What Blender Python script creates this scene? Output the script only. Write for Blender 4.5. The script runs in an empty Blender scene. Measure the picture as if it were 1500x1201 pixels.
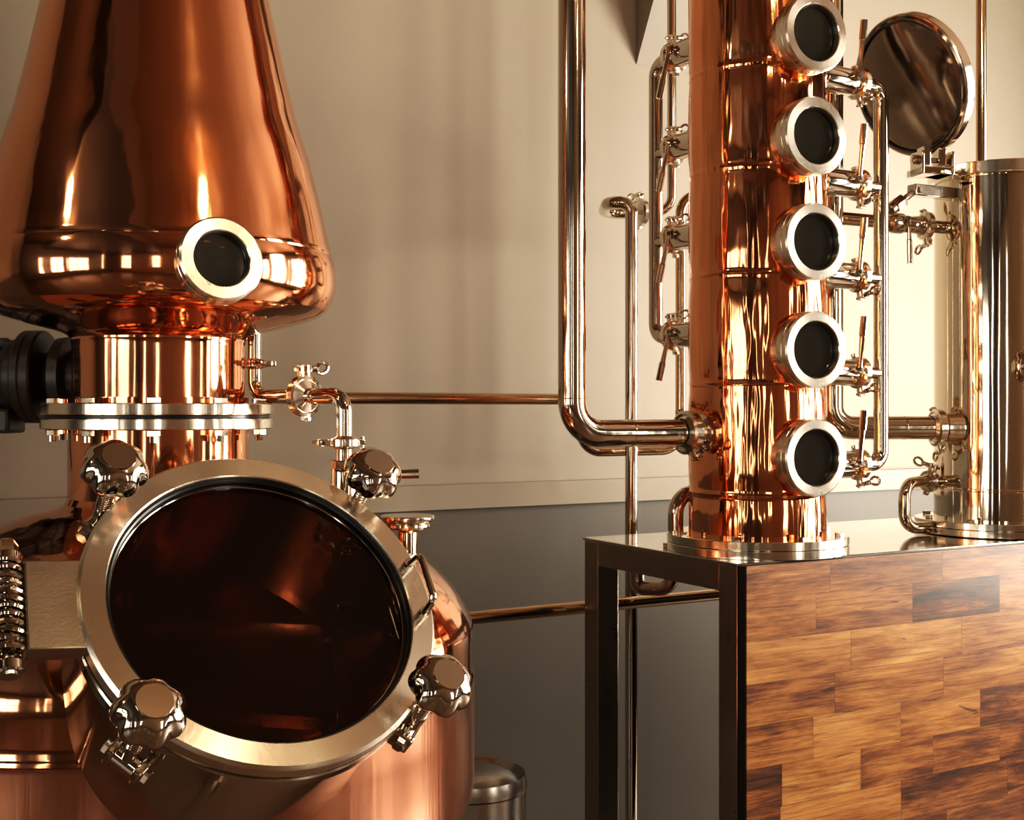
import bpy, bmesh, math, random
from mathutils import Vector as Vc, Matrix as Mx, noise as nz
random.seed(7)
scn = bpy.context.scene
COL = scn.collection
PI = math.pi
H = 1.30                       # eye height
FP = 1750.0                    # focal length in pixels of the 1500 px frame
TH = math.atan2(1750, 3148)    # wall / bench direction against the view
U = Vc((math.cos(TH), math.sin(TH), 0)); V = Vc((-math.sin(TH), math.cos(TH), 0)); Z = Vc((0, 0, 1))
ZT = H - .287                  # bench top
def at(x, y, d): return Vc(((x - 750) / FP * d, d, H + (600.5 - y) / FP * d))
def uv(u, v, z=0): return U * u + V * v + Z * z
def T(v): return Mx.Translation(v)
def frame(o, z, x=None):
    z = z.normalized()
    if x is None: x = Vc((1, 0, 0)) if abs(z.x) < .8 else Vc((0, 1, 0))
    x = (x - z * x.dot(z)).normalized(); y = z.cross(x)
    m = Mx((x, y, z)).transposed().to_4x4(); m.translation = o
    return m
def xframe(o, x, z):           # local X along x, local Z near z
    x = x.normalized(); z = (z - x * z.dot(x)).normalized(); y = z.cross(x)
    m = Mx((x, y, z)).transposed().to_4x4(); m.translation = o
    return m
I4 = Mx.Identity(4)
W = {}

# ------------------------------------------------------------------ materials
class NT:
    def __init__(s, name):
        s.m = bpy.data.materials.new(name); s.m.use_nodes = True
        s.t = s.m.node_tree; s.t.nodes.clear()
        s.out = s.n('ShaderNodeOutputMaterial')
    def n(s, typ, **kw):
        n = s.t.nodes.new(typ)
        for k, v in kw.items():
            if hasattr(n, k): setattr(n, k, v)
        return n
    def l(s, a, b): s.t.links.new(a, b)
    def math(s, op, a, b=None):
        n = s.n('ShaderNodeMath', operation=op)
        for i, q in enumerate((a, b)):
            if q is None: continue
            if isinstance(q, (int, float)): n.inputs[i].default_value = q
            else: s.l(q, n.inputs[i])
        return n.outputs[0]
    def coord(s, scale=(1, 1, 1), which='Object'):
        c = s.n('ShaderNodeTexCoord'); mp = s.n('ShaderNodeMapping'); mp.inputs['Scale'].default_value = scale
        s.l(c.outputs[which], mp.inputs[0]); return mp.outputs[0]
    def noise(s, vec, scale, detail=3, rough=.5):
        n = s.n('ShaderNodeTexNoise'); n.inputs['Scale'].default_value = scale
        n.inputs['Detail'].default_value = detail; n.inputs['Roughness'].default_value = rough
        s.l(vec, n.inputs['Vector']); return n.outputs['Fac']
    def ramp(s, fac, stops):
        r = s.n('ShaderNodeValToRGB'); e = r.color_ramp.elements
        while len(e) < len(stops): e.new(.5)
        for k, (p, c) in zip(e, stops): k.position = p; k.color = (*c, 1)
        s.l(fac, r.inputs[0]); return r.outputs[0]
    def bump(s, h, strength, dist=.01, prev=None):
        b = s.n('ShaderNodeBump'); b.inputs['Strength'].default_value = strength; b.inputs['Distance'].default_value = dist
        s.l(h, b.inputs['Height'])
        if prev: s.l(prev, b.inputs['Normal'])
        return b.outputs[0]
    def bsdf(s, **kw):
        b = s.n('ShaderNodeBsdfPrincipled')
        for k, v in kw.items():
            k = k.replace('_', ' ')
            if hasattr(v, 'links') or isinstance(v, bpy.types.NodeSocket): s.l(v, b.inputs[k])
            else: b.inputs[k].default_value = (*v, 1) if isinstance(v, tuple) and len(v) == 3 else v
        s.l(b.outputs[0], s.out.inputs[0]); return b

def metal(name, col, rough, streak=0., var=.25, bscale=9, stretch=(1, 1, .12), aniso=0., bdist=.01, tint=None):
    t = NT(name)
    v = t.coord()
    n = t.noise(v, 14, 4)
    rg = t.n('ShaderNodeMapRange'); rg.inputs[3].default_value = rough * (1 - var); rg.inputs[4].default_value = rough * (1 + var)
    t.l(n, rg.inputs[0])
    kw = dict(Metallic=1., Roughness=rg.outputs[0])
    if tint:
        kw['Base_Color'] = t.ramp(t.noise(t.coord(stretch), bscale * .6, 4), [(.3, col), (.7, tint)])
    else: kw['Base_Color'] = col
    if streak:
        kw['Normal'] = t.bump(t.noise(t.coord(stretch), bscale, 3), streak, bdist)
    if aniso:
        tg = t.n('ShaderNodeTangent', direction_type='RADIAL', axis='Z')
        kw['Anisotropic'] = aniso; kw['Anisotropic_Rotation'] = .25; kw['Tangent'] = tg.outputs[0]
    t.bsdf(**kw); return t.m

COPPER = metal('copper polished', (.84, .41, .235), .085, .30, .5, 15, (1, 1, .08), bdist=.005, tint=(.80, .37, .20))
COPPER_BR = metal('copper brushed jacket', (.72, .36, .23), .20, .25, .25, 60, (1, 1, .05), bdist=.002)
STEEL = metal('steel polished', (.68, .62, .535), .09, .0)
STEEL_T = metal('steel tube', (.60, .53, .44), .10, .25, .4, 22, (1, 1, .2), bdist=.002)
STEEL_C = metal('steel vessel', (.76, .68, .56), .07, .6, .4, 12, (1, 1, .05), bdist=.004)
STEEL_B = metal('steel brushed turned', (.82, .75, .64), .26, .1, .3, 120, (1, 1, 1), aniso=.75, bdist=.001)
STEEL_F = metal('steel flange', (.80, .73, .63), .15, .25, .3, 40, (1, 1, .03), bdist=.002)
STEEL_M = metal('steel matt plate', (.50, .43, .35), .36, .10, .2, 260, (1, 1, 1), bdist=.002)
STEEL_D = metal('steel dull frame', (.46, .36, .28), .28, .12, .12, 90, (1, 1, .03), bdist=.001)
STEEL_G = metal('steel grey canister', (.46, .44, .40), .25, .1, .2, 8)
STEEL_L = metal('steel lid dark reflection', (.20, .155, .115), .13, .3, .3, 5, (1, 1, 1), bdist=.01)  # the dark surroundings mirrored in the lid are put into its colour
STEEL_P = metal('steel bench plate', (.62, .60, .56), .10, .02, .4, 5, (1, 1, 1), bdist=.002)
BRONZE = metal('warm steel pipe', (.62, .46, .31), .14, .15, .3, 22, (.1, 1, 1), bdist=.002)

def planished():
    t = NT('copper column planished')
    n1 = t.noise(t.coord((1, 1, .14)), 15, 3); n2 = t.noise(t.coord((1, 1, .05)), 42, 2); n3 = t.noise(t.coord((1, 1, .55)), 9, 2)
    nb = t.bump(n3, .55, .010); nb = t.bump(n1, .75, .008, nb); nb = t.bump(n2, .45, .003, nb)
    c = t.ramp(t.noise(t.coord((1, 1, .3)), 10, 4), [(.3, (.86, .40, .21)), (.7, (.76, .31, .15))])
    t.bsdf(Metallic=1., Roughness=.075, Base_Color=c, Normal=nb); return t.m
COPPER_COL = planished()

def plain(name, col, rough, metallic=0., bump=0., bscale=200, spec=.5):
    t = NT(name); kw = dict(Base_Color=col, Roughness=rough, Metallic=metallic)
    if bump: kw['Normal'] = t.bump(t.noise(t.coord(), bscale, 3), bump, .002)
    b = t.bsdf(**kw); b.inputs['Specular IOR Level'].default_value = spec; return t.m
BLACK = plain('black cast housing', (.030, .025, .020), .40, bump=.15)
RUBBER = plain('black gasket rubber', (.006, .006, .006), .28)
DARKROOM = plain('black edge and dark interior', (.008, .007, .006), .5)  # black panel edge; also stands in for unlit sight glass interiors

def paint(name, c1, c2, rough=.55, bump=.08):
    t = NT(name); v = t.coord()
    c = t.ramp(t.noise(v, 2.2, 5, .6), [(.3, c1), (.7, c2)])
    t.bsdf(Base_Color=c, Roughness=rough, Normal=t.bump(t.noise(v, 180, 4), bump, .002)); return t.m
WALL = paint('beige wall paint', (.375, .328, .258), (.41, .360, .285))
WALL_LOW = paint('grey brown lower wall paint', (.125, .112, .090), (.145, .130, .104), .5)
RAILM = paint('rail paint', (.37, .325, .25), (.40, .35, .27), .45)
BEAMM = paint('grey beam paint', (.30, .265, .21), (.33, .29, .23))
OTHER = paint('room wall paint', (.045, .030, .020), (.06, .04, .026))
FRONTM = paint('warm brown front wall paint', (.15, .088, .05), (.19, .115, .066))
CEIL = paint('timber toned ceiling', (.115, .060, .027), (.15, .082, .038))
DARKW = paint('dark reflection block', (.030, .018, .011), (.045, .027, .016))  # for the added overhead block that darkens reflections
FLOOR = paint('dark concrete floor', (.10, .060, .036), (.14, .085, .052), .35)
FRAMEM = plain('window frame paint', (.02, .018, .016), .4)

def pane(name, tint, fac, dark):
    t = NT(name)
    tr = t.n('ShaderNodeBsdfTransparent'); tr.inputs[0].default_value = (*tint, 1)
    b = t.n('ShaderNodeBsdfPrincipled'); b.inputs['Base Color'].default_value = (*dark, 1); b.inputs['Roughness'].default_value = .03
    b.inputs['IOR'].default_value = 1.5
    mx = t.n('ShaderNodeMixShader'); mx.inputs[0].default_value = fac
    t.l(tr.outputs[0], mx.inputs[1]); t.l(b.outputs[0], mx.inputs[2]); t.l(mx.outputs[0], t.out.inputs[0]); return t.m
GLASS_M = pane('smoked manway glass', (.62, .46, .36), .42, (.016, .008, .005))
GLASS_S = pane('sight glass dark interior', (.30, .29, .25), .86, (.040, .038, .030))  # unlit interior and wall reflection painted into the pane colour

def wood():
    t = NT('acacia block panel')
    c = t.n('ShaderNodeTexCoord'); sp = t.n('ShaderNodeSeparateXYZ'); t.l(c.outputs['Object'], sp.inputs[0])
    row = t.math('FLOOR', t.math('DIVIDE', sp.outputs[2], .079))
    wn = t.n('ShaderNodeTexWhiteNoise', noise_dimensions='1D'); t.l(row, wn.inputs['W'])
    sh = t.math('ADD', sp.outputs[0], t.math('MULTIPLY', wn.outputs['Value'], 3.7))
    ln = t.math('ADD', .20, t.math('MULTIPLY', t.math('FRACT', t.math('MULTIPLY', wn.outputs['Value'], 17.3)), .12))
    q = t.math('DIVIDE', sh, ln); blk = t.math('FLOOR', q)
    cb = t.n('ShaderNodeCombineXYZ'); t.l(row, cb.inputs[0]); t.l(blk, cb.inputs[1])
    w2 = t.n('ShaderNodeTexWhiteNoise', noise_dimensions='3D'); t.l(cb.outputs[0], w2.inputs['Vector'])
    # grain: object position stretched along the board, shifted per block
    off = t.n('ShaderNodeVectorMath', operation='SCALE'); t.l(w2.outputs['Color'], off.inputs[0]); off.inputs['Scale'].default_value = 9.
    ad = t.n('ShaderNodeVectorMath', operation='ADD'); t.l(c.outputs['Object'], ad.inputs[0]); t.l(off.outputs[0], ad.inputs[1])
    mp = t.n('ShaderNodeMapping'); mp.inputs['Scale'].default_value = (1., 1, 6.5); t.l(ad.outputs[0], mp.inputs[0])
    mp2 = t.n('ShaderNodeMapping'); mp2.inputs['Scale'].default_value = (1., 1, 14); t.l(ad.outputs[0], mp2.inputs[0])
    big = t.n('ShaderNodeTexNoise'); big.inputs['Scale'].default_value = 3.2; big.inputs['Detail'].default_value = 6; big.inputs['Roughness'].default_value = .62; big.inputs['Distortion'].default_value = .9
    t.l(mp.outputs[0], big.inputs['Vector'])
    fine = t.n('ShaderNodeTexNoise'); fine.inputs['Scale'].default_value = 16; fine.inputs['Detail'].default_value = 7; fine.inputs['Roughness'].default_value = .7; fine.inputs['Distortion'].default_value = .4
    t.l(mp2.outputs[0], fine.inputs['Vector'])
    knot = t.n('ShaderNodeTexNoise'); knot.inputs['Scale'].default_value = 5; knot.inputs['Detail'].default_value = 4; knot.inputs['Distortion'].default_value = 1.8
    t.l(mp.outputs[0], knot.inputs['Vector'])
    f = t.math('ADD', t.math('MULTIPLY', big.outputs['Fac'], .75), t.math('MULTIPLY', fine.outputs['Fac'], .45))
    f = t.math('ADD', f, t.math('MULTIPLY', t.math('SUBTRACT', w2.outputs['Value'], .5), .26))
    col = t.ramp(f, [(.38, (.026, .009, .004)), (.50, (.120, .036, .011)), (.60, (.27, .100, .028)), (.72, (.44, .20, .060)), (.88, (.60, .33, .12))])
    kd = t.ramp(knot.outputs['Fac'], [(.66, (1, 1, 1)), (.72, (.25, .18, .14))])
    mm = t.n('ShaderNodeMix', data_type='RGBA', blend_type='MULTIPLY'); mm.inputs[0].default_value = .9
    t.l(col, mm.inputs[6]); t.l(kd, mm.inputs[7])
    fz = t.math('FRACT', t.math('DIVIDE', sp.outputs[2], .079)); fq = t.math('FRACT', q)
    e1 = t.math('GREATER_THAN', t.math('MULTIPLY', t.math('MINIMUM', fz, t.math('SUBTRACT', 1, fz)), .079), .0006)
    e2 = t.math('GREATER_THAN', t.math('MULTIPLY', t.math('MINIMUM', fq, t.math('SUBTRACT', 1, fq)), .25), .0007)
    edge = t.math('ADD', .55, t.math('MULTIPLY', t.math('MULTIPLY', e1, e2), .45))
    m2 = t.n('ShaderNodeMix', data_type='RGBA', blend_type='MULTIPLY'); m2.inputs[0].default_value = 1
    t.l(mm.outputs[2], m2.inputs[6]); t.l(edge, m2.inputs[7])
    st = t.n('ShaderNodeTexNoise'); st.inputs['Scale'].default_value = 5; st.inputs['Detail'].default_value = 8; st.inputs['Roughness'].default_value = .75; st.inputs['Distortion'].default_value = .6
    mp3 = t.n('ShaderNodeMapping'); mp3.inputs['Scale'].default_value = (.9, 1, 26); t.l(ad.outputs[0], mp3.inputs[0]); t.l(mp3.outputs[0], st.inputs['Vector'])
    sd = t.ramp(st.outputs['Fac'], [(.34, (.34, .24, .18)), (.50, (.95, .93, .90)), (.66, (1.22, 1.18, 1.10))])
    m3 = t.n('ShaderNodeMix', data_type='RGBA', blend_type='MULTIPLY'); m3.inputs[0].default_value = .85
    t.l(m2.outputs[2], m3.inputs[6]); t.l(sd, m3.inputs[7])
    b = t.bsdf(Base_Color=m3.outputs[2], Roughness=.36, Normal=t.bump(fine.outputs['Fac'], .12, .002))
    b.inputs['Coat Weight'].default_value = .10; b.inputs['Coat Roughness'].default_value = .12
    return t.m
WOOD = wood()

# ------------------------------------------------------------------ mesh builder
class MB:
    def __init__(s): s.bm = bmesh.new()
    def _faces(s, rows, closed=True):
        for a, b in zip(rows, rows[1:]):
            n = max(len(a), len(b))
            for i in range(n if closed else n - 1):
                j = (i + 1) % n
                q = [a[i % len(a)], a[j % len(a)], b[j % len(b)], b[i % len(b)]]
                u = []
                for v in q:
                    if v not in u: u.append(v)
                if len(u) >= 3:
                    try: s.bm.faces.new(u)
                    except ValueError: pass
    def lathe(s, prof, segs=64, M=I4, mod=None):
        rows = []
        for r, z in prof:
            if r < 1e-6: rows.append([s.bm.verts.new(M @ Vc((0, 0, z)))]); continue
            row = []
            for i in range(segs):
                a = 2 * PI * i / segs
                rr = r if mod is None else mod(r, z, a)
                row.append(s.bm.verts.new(M @ Vc((rr * math.cos(a), rr * math.sin(a), z))))
            rows.append(row)
        s._faces(rows); return s
    def cyl(s, r, z0, z1, segs=32, M=I4, bev=0.):
        b = min(bev, abs(z1 - z0) * .45, r * .45)
        if b > 0: return s.lathe([(0, z0), (r - b, z0), (r, z0 + b), (r, z1 - b), (r - b, z1), (0, z1)], segs, M)
        return s.lathe([(0, z0), (r, z0), (r, z1), (0, z1)], segs, M)
    def ring(s, ri, ro, z0, z1, segs=64, M=I4, bev=.001):
        b = bev
        return s.lathe([(ri, z0 + b), (ri + b, z0), (ro - b, z0), (ro, z0 + b), (ro, z1 - b), (ro - b, z1), (ri + b, z1), (ri, z1 - b), (ri, z0 + b)], segs, M)
    def hexa(s, r, z0, z1, M=I4): return s.lathe([(0, z0), (r * .94, z0), (r, z0 + .1 * (z1 - z0)), (r, z1 - .12 * (z1 - z0)), (r * .9, z1), (0, z1)], 6, M)
    def box(s, lo, hi, M=I4, bev=0.):
        b = bmesh.new(); bmesh.ops.create_cube(b, size=1)
        lo, hi = Vc(lo), Vc(hi)
        for v in b.verts: v.co = Vc([lo[i] + (v.co[i] + .5) * (hi[i] - lo[i]) for i in range(3)])
        if bev: bmesh.ops.bevel(b, geom=b.edges[:], offset=bev, segments=2, affect='EDGES', profile=.5)
        mp = {v: s.bm.verts.new(M @ v.co) for v in b.verts}
        for f in b.faces: s.bm.faces.new([mp[v] for v in f.verts])
        b.free(); return s
    def sweep(s, pts, r, seg=16, caps=True, rad=None, closed=False):
        pts = [Vc(p) for p in pts]; n = len(pts); rows = []; up = None
        for i, p in enumerate(pts):
            if closed: t = (pts[(i + 1) % n] - pts[i - 1]).normalized()
            else: t = (pts[min(i + 1, n - 1)] - pts[max(i - 1, 0)]).normalized()
            if up is None: up = t.orthogonal().normalized()
            else: up = (up - t * up.dot(t)).normalized()
            w = t.cross(up); rr = rad[i] if rad else r
            rows.append([s.bm.verts.new(p + (up * math.cos(2 * PI * k / seg) + w * math.sin(2 * PI * k / seg)) * rr) for k in range(seg)])
        if closed: rows.append(rows[0])
        s._faces(rows)
        if caps and not closed: s.bm.faces.new(rows[0][::-1]); s.bm.faces.new(rows[-1])
        return s
    def pipe(s, pts, r, bend=.04, seg=20, n=10):
        pts = [Vc(p) for p in pts]; out = [pts[0]]
        for i in range(1, len(pts) - 1):
            a, b, c = pts[i - 1], pts[i], pts[i + 1]
            bd = bend[i - 1] if isinstance(bend, (list, tuple)) else bend
            d1, d2 = (a - b).normalized(), (c - b).normalized()
            ang = d1.angle(d2)
            if ang > PI - .02: out.append(b); continue
            L = min(bd / math.tan(ang / 2), (a - b).length * .499, (c - b).length * .499); R = L * math.tan(ang / 2)
            ctr = b + (d1 + d2).normalized() * (R / math.sin(ang / 2)); p1 = b + d1 * L - ctr; p2 = b + d2 * L - ctr
            ax = p1.cross(p2).normalized(); tot = p1.angle(p2)
            for k in range(n + 1): out.append(ctr + Mx.Rotation(tot * k / n, 3, ax) @ p1)
        out.append(pts[-1])
        return s.sweep(out, r, seg)
    def torus(s, R, r, M=I4, seg=32, m=10, sx=1., sy=1.):
        return s.sweep([M @ Vc((R * sx * math.cos(2 * PI * i / seg), R * sy * math.sin(2 * PI * i / seg), 0)) for i in range(seg)], r, m, closed=True)
    def build(s, name, mat, parent=None, M=None, org=None, flat=False, sharp=21):
        bm = s.bm
        me = bpy.data.meshes.new(name)
        o = bpy.data.objects.new(name, me); COL.objects.link(o)
        if M is not None:                                   # vertices are already local to M
            wm = M.copy()
        elif parent is not None:
            wm = W[parent].copy(); bm.transform(wm.inverted())
        else:
            if org is None:
                xs = [v.co for v in bm.verts]
                org = Vc((sum(c.x for c in xs) / len(xs), sum(c.y for c in xs) / len(xs), min(c.z for c in xs)))
            wm = T(org); bm.transform(wm.inverted())
        bmesh.ops.recalc_face_normals(bm, faces=bm.faces[:])
        bm.to_mesh(me); bm.free()
        me.materials.append(mat)
        if not flat:
            for p in me.polygons: p.use_smooth = True
            me.set_sharp_from_angle(angle=math.radians(sharp))
        if parent is not None: o.parent = parent; o.matrix_local = W[parent].inverted() @ wm
        else: o.matrix_local = wm
        W[o] = wm
        return o

def tag(o, label=None, cat=None, group=None, kind=None):
    if label: o['label'] = label
    if cat: o['category'] = cat
    if group: o['group'] = group
    if kind: o['kind'] = kind
    return o
def empty(name, M, label, cat, group=None):
    o = bpy.data.objects.new(name, None); COL.objects.link(o); o.empty_display_size = .05
    if isinstance(M, Vc): M = T(M)
    o.matrix_local = M; W[o] = M.copy()
    return tag(o, label, cat, group)
def copy_tree(o, M, parent=None):
    c = o.copy(); COL.objects.link(c); W[c] = M.copy()
    c.parent = parent
    c.matrix_parent_inverse = I4
    c.matrix_local = (W[parent].inverted() @ M) if parent else M
    for ch in list(o.children):
        if ch.name in SKIP: continue
        copy_tree(ch, M @ W[o].inverted() @ W[ch], c)
    return c
SKIP = set()

# ------------------------------------------------------------------ fittings
def clamp_mb(R, ri, w=.008, gap=.006):
    """sanitary clamp: local X is the pipe axis, the ears stand up along +Z"""
    m = MB(); X = frame(Vc((0, 0, 0)), Vc((1, 0, 0)), Vc((0, 0, 1)))
    m.lathe([(ri, -w * 1.5), (R * .80, -w * .75), (R * .86, -w), (R, -w * .72), (R, w * .72), (R * .86, w), (R * .80, w * .75), (ri, w * 1.5)], 40, X)
    for sy in (-1, 1):
        m.box((-w * .75, sy * gap - .003, R * .9), (w * .75, sy * gap + .003, R + .017), bev=.0012)
    m.box((-w * .6, -.006, -R - .008), (w * .6, .006, -R * .9), bev=.0012)
    m.cyl(.003, -.009, .009, 10, xframe(Vc((0, 0, -R - .004)), Vc((0, 0, 1)), Vc((1, 0, 0))))
    return m
def wing_mb(R, side=1, gap=.006):
    m = MB(); z = R + .010
    m.cyl(.0032, -.016, .03, 10, frame(Vc((0, 0, z)), Vc((0, side, 0))))
    m.hexa(.006, .010, .016, frame(Vc((0, 0, z)), Vc((0, side, 0))))
    m.cyl(.0055, .016, .026, 12, frame(Vc((0, 0, z)), Vc((0, side, 0))), .001)
    m.torus(.009, .0030, frame(Vc((0, side * .039, z)), Vc((1, 0, 0)), Vc((0, side, .25))), 20, 8, 1.35, .95)
    return m
def clamp(parent, o, axis, ear, R=.030, ri=.012, w=.008, side=1, mat=None):
    M = xframe(o, axis, ear)
    c = clamp_mb(R, ri, w).build('pipe_clamp', mat or STEEL_F, parent, M)
    wing_mb(R, side).build('wing_nut', STEEL, c, M)
    return c
def bolt_mb(r=.009, h=.007, L=.05, nut=True):
    m = MB(); m.hexa(r, 0, h)
    m.cyl(r * .52, -L, h * .2, 12)
    if nut: m.hexa(r * 1.0, -L + .012 - h, -L + .012)
    return m
def bolts(parent, ctr, R, n, ztop, L, a0=0., r=.009, h=.007, nut=True):
    first = None
    for k in range(n):
        a = a0 + 2 * PI * k / n
        M = T(Vc((ctr.x + R * math.cos(a), ctr.y + R * math.sin(a), ztop))) @ Mx.Rotation(a * 1.7, 4, 'Z')
        if first is None: first = bolt_mb(r, h, L, nut).build('bolt', STEEL, parent, M)
        else:
            c = first.copy(); COL.objects.link(c); W[c] = M; c.parent = parent; c.matrix_local = W[parent].inverted() @ M
def sight_glass(parent, o, n, R, ri, depth, ferr):
    """local Z looks out of the vessel, the face is at z=0"""
    M = frame(o, n, Z.cross(n))
    b = .004
    s = MB().lathe([(ri, -.012), (ri, -.002), (ri + .0015, 0), (R - .003, 0), (R, -.003), (R, -depth * .42), (R * .985, -depth * .45), (R * .985, -depth * .5), (R, -depth * .53), (R, -depth), (R * .93, -depth - .002), (R * .86, -depth - .002), (R * .86, -depth - ferr)], 72).build('sight_glass', STEEL_B, parent, M, sharp=20)
    MB().ring(ri * .93, ri + .002, -.020, -.011, 56, bev=.0015).build('gasket', RUBBER, s, M)
    g = MB().cyl(ri + .001, -.020, -.014, 56).build('glass_pane', GLASS_S, s, M)
    MB().lathe([(ri, -.021), (ri * .98, -depth - ferr * .6), (0, -depth - ferr * .6)], 48).build('inner_tube', DARKROOM, s, M)  # black tube and back disc in place of the unlit vessel interior
    return s

# ================================================================== setting
U0, U1, V0, V1, ZC = -3.4, 4.2, -2.6, 2.75, 3.05
def uvbox(m, u0, u1, v0, v1, z0, z1):
    m.box((0, 0, 0), (1, 1, 1), Mx(((U.x * (u1 - u0), V.x * (v1 - v0), 0, (U * u0 + V * v0).x), (U.y * (u1 - u0), V.y * (v1 - v0), 0, (U * u0 + V * v0).y), (0, 0, z1 - z0, z0), (0, 0, 0, 1))))
def struct(name, m, mat): return tag(m.build(name, mat, flat=True), kind='structure')
m = MB(); uvbox(m, U0 - .2, U1 + .2, V0 - .2, V1 + .2, -.1, 0); struct('floor', m, FLOOR)
m = MB(); uvbox(m, U0 - .2, U1 + .2, V0 - .2, V1 + .2, ZC, ZC + .1); struct('ceiling', m, CEIL)
m = MB(); uvbox(m, U0 - .2, U1 + .2, V1, V1 + .15, 0, ZC); struct('wall_back', m, WALL)
ZR = H - .239 * (3.04 / 2.89) * 1.0
m = MB(); uvbox(m, U0, U1, V1 - .014, V1 + .01, 0.0, ZR + .03); struct('trim_1', m, WALL_LOW)
m = MB(); uvbox(m, U0, U1, V1 - .030, V1 + .01, ZR, ZR + .062); struct('trim_2', m, RAILM)
def wall(name, along, a0, a1, fix, thick, wins, mat):
    """a wall along u or v with real openings"""
    m = MB(); f0, f1 = sorted((fix, fix + thick))
    def bx(p0, p1, z0, z1):
        if along == 'u': uvbox(m, p0, p1, f0, f1, z0, z1)
        else: uvbox(m, f0, f1, p0, p1, z0, z1)
    c = a0
    for w0, w1, z0, z1 in sorted(wins):
        bx(c, w0, 0, ZC); bx(w0, w1, 0, z0); bx(w0, w1, z1, ZC); c = w1
    bx(c, a1, 0, ZC); struct(name, m, mat)
WIN = []
LW = [(-1.9, -1.65, .5, 2.5), (-.95, .30, .55, 2.05), (.55, 1.15, .55, 2.05), (1.35, 1.6, .55, 2.05)]
RW = [(-2.5, -2.05, .45, 2.6), (-1.15, -.62, .45, 2.6), (-.35, .55, .45, 2.95), (.95, 1.75, .55, 2.5)]
FW = [(-2.6, -2.2, .6, 2.4), (-.9, -.55, .9, 2.35), (2.2, 2.9, .5, 2.4)]
wall('wall_left', 'v', V0, V1, U0, -.2, LW, OTHER)
wall('wall_right', 'v', V0, V1, U1, .2, RW, OTHER)
wall('wall_front', 'u', U0, U1, V0, -.2, FW, FRONTM)
WCOL = (1.0, .90, .76)
nwin = 0
def window(along, fix, sgn, w0, w1, z0, z1, power, nx, ny, col=WCOL):
    global nwin; nwin += 1
    m = MB()
    def bx(p0, p1, za, zb, dep=.05):
        lo, hi = sorted((fix + sgn * .05, fix + sgn * (.05 + dep)))
        if along == 'u': uvbox(m, p0, p1, lo, hi, za, zb)
        else: uvbox(m, lo, hi, p0, p1, za, zb)
    b = .05
    bx(w0, w0 + b, z0, z1); bx(w1 - b, w1, z0, z1); bx(w0, w1, z0, z0 + b); bx(w0, w1, z1 - b, z1)
    for k in range(1, nx): c = w0 + (w1 - w0) * k / nx; bx(c - .018, c + .018, z0, z1, .03)
    for k in range(1, ny): c = z0 + (z1 - z0) * k / ny; bx(w0, w1, c - .018, c + .018, .03)
    struct('window_%d' % nwin, m, FRAMEM)
    L = bpy.data.lights.new('window_light', 'AREA'); L.shape = 'RECTANGLE'; L.size = w1 - w0; L.size_y = z1 - z0
    L.energy = power; L.color = col
    o = bpy.data.objects.new('window_light', L); COL.objects.link(o)
    c = fix + sgn * .16
    p = uv((w0 + w1) / 2, c, (z0 + z1) / 2) if along == 'u' else uv(c, (w0 + w1) / 2, (z0 + z1) / 2)
    d = (V * -sgn) if along == 'u' else (U * -sgn)
    o.matrix_local = frame(p, -d, Z.cross(d))
for w, nx in zip(LW, (1, 4, 2, 1)): window('v', U0, -1, *w, 19 * (w[1] - w[0]) * (w[3] - w[2]), nx, 2)
for w, pw in zip(RW, (34, 34, 60, 160)): window('v', U1, 1, *w, pw * (w[1] - w[0]) * (w[3] - w[2]), 3, 3, (1, .90, .78))
for w in FW: window('u', V0, -1, *w, 22 * (w[1] - w[0]) * (w[3] - w[2]), 2, 3)
for q, e in (((.9, .5, 2.82), 20), ((-1.7, .7, 2.45), 7), ((1.9, .2, 2.82), 14)):
    L = bpy.data.lights.new('ceiling_lamp', 'POINT'); L.energy = e; L.shadow_soft_size = .05; L.color = (1, .78, .50)
    o = bpy.data.objects.new('ceiling_lamp', L); COL.objects.link(o); o.location = q
# unseen block added over the left so the copper cone reflects dark there
m = MB(); uvbox(m, U0, -.35, V0, V1 - 1.3, 2.55, ZC); struct('trim_3', m, DARKW)
# boxed brace against the back wall, its slanted underside running up and away from the wall
def brace():
    m = MB(); a = at(932, 96, 1)
    def onwall(px, py):
        dx = Vc(((px - 750) / FP, 1, 0)); t = V1 / dx.dot(V); return at(px, py, t)
    b0 = onwall(932, 94); b0 -= V * .001
    p0 = b0; w = U * .30; out = -V * .22; up = Z * .42
    vs = [p0, p0 + w, p0 + out + up, p0 + w + out + up, p0 + Z * 1.05, p0 + w + Z * 1.05, p0 + out * 1.0 + Z * 1.05, p0 + w + out + Z * 1.05]
    q = [m.bm.verts.new(v) for v in vs]
    for f in ((0, 1, 3, 2), (0, 2, 6, 4), (1, 5, 7, 3), (2, 3, 7, 6), (4, 6, 7, 5), (0, 4, 5, 1)): m.bm.faces.new([q[i] for i in f])
    struct('trim_4', m, BEAMM)
brace()

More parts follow.
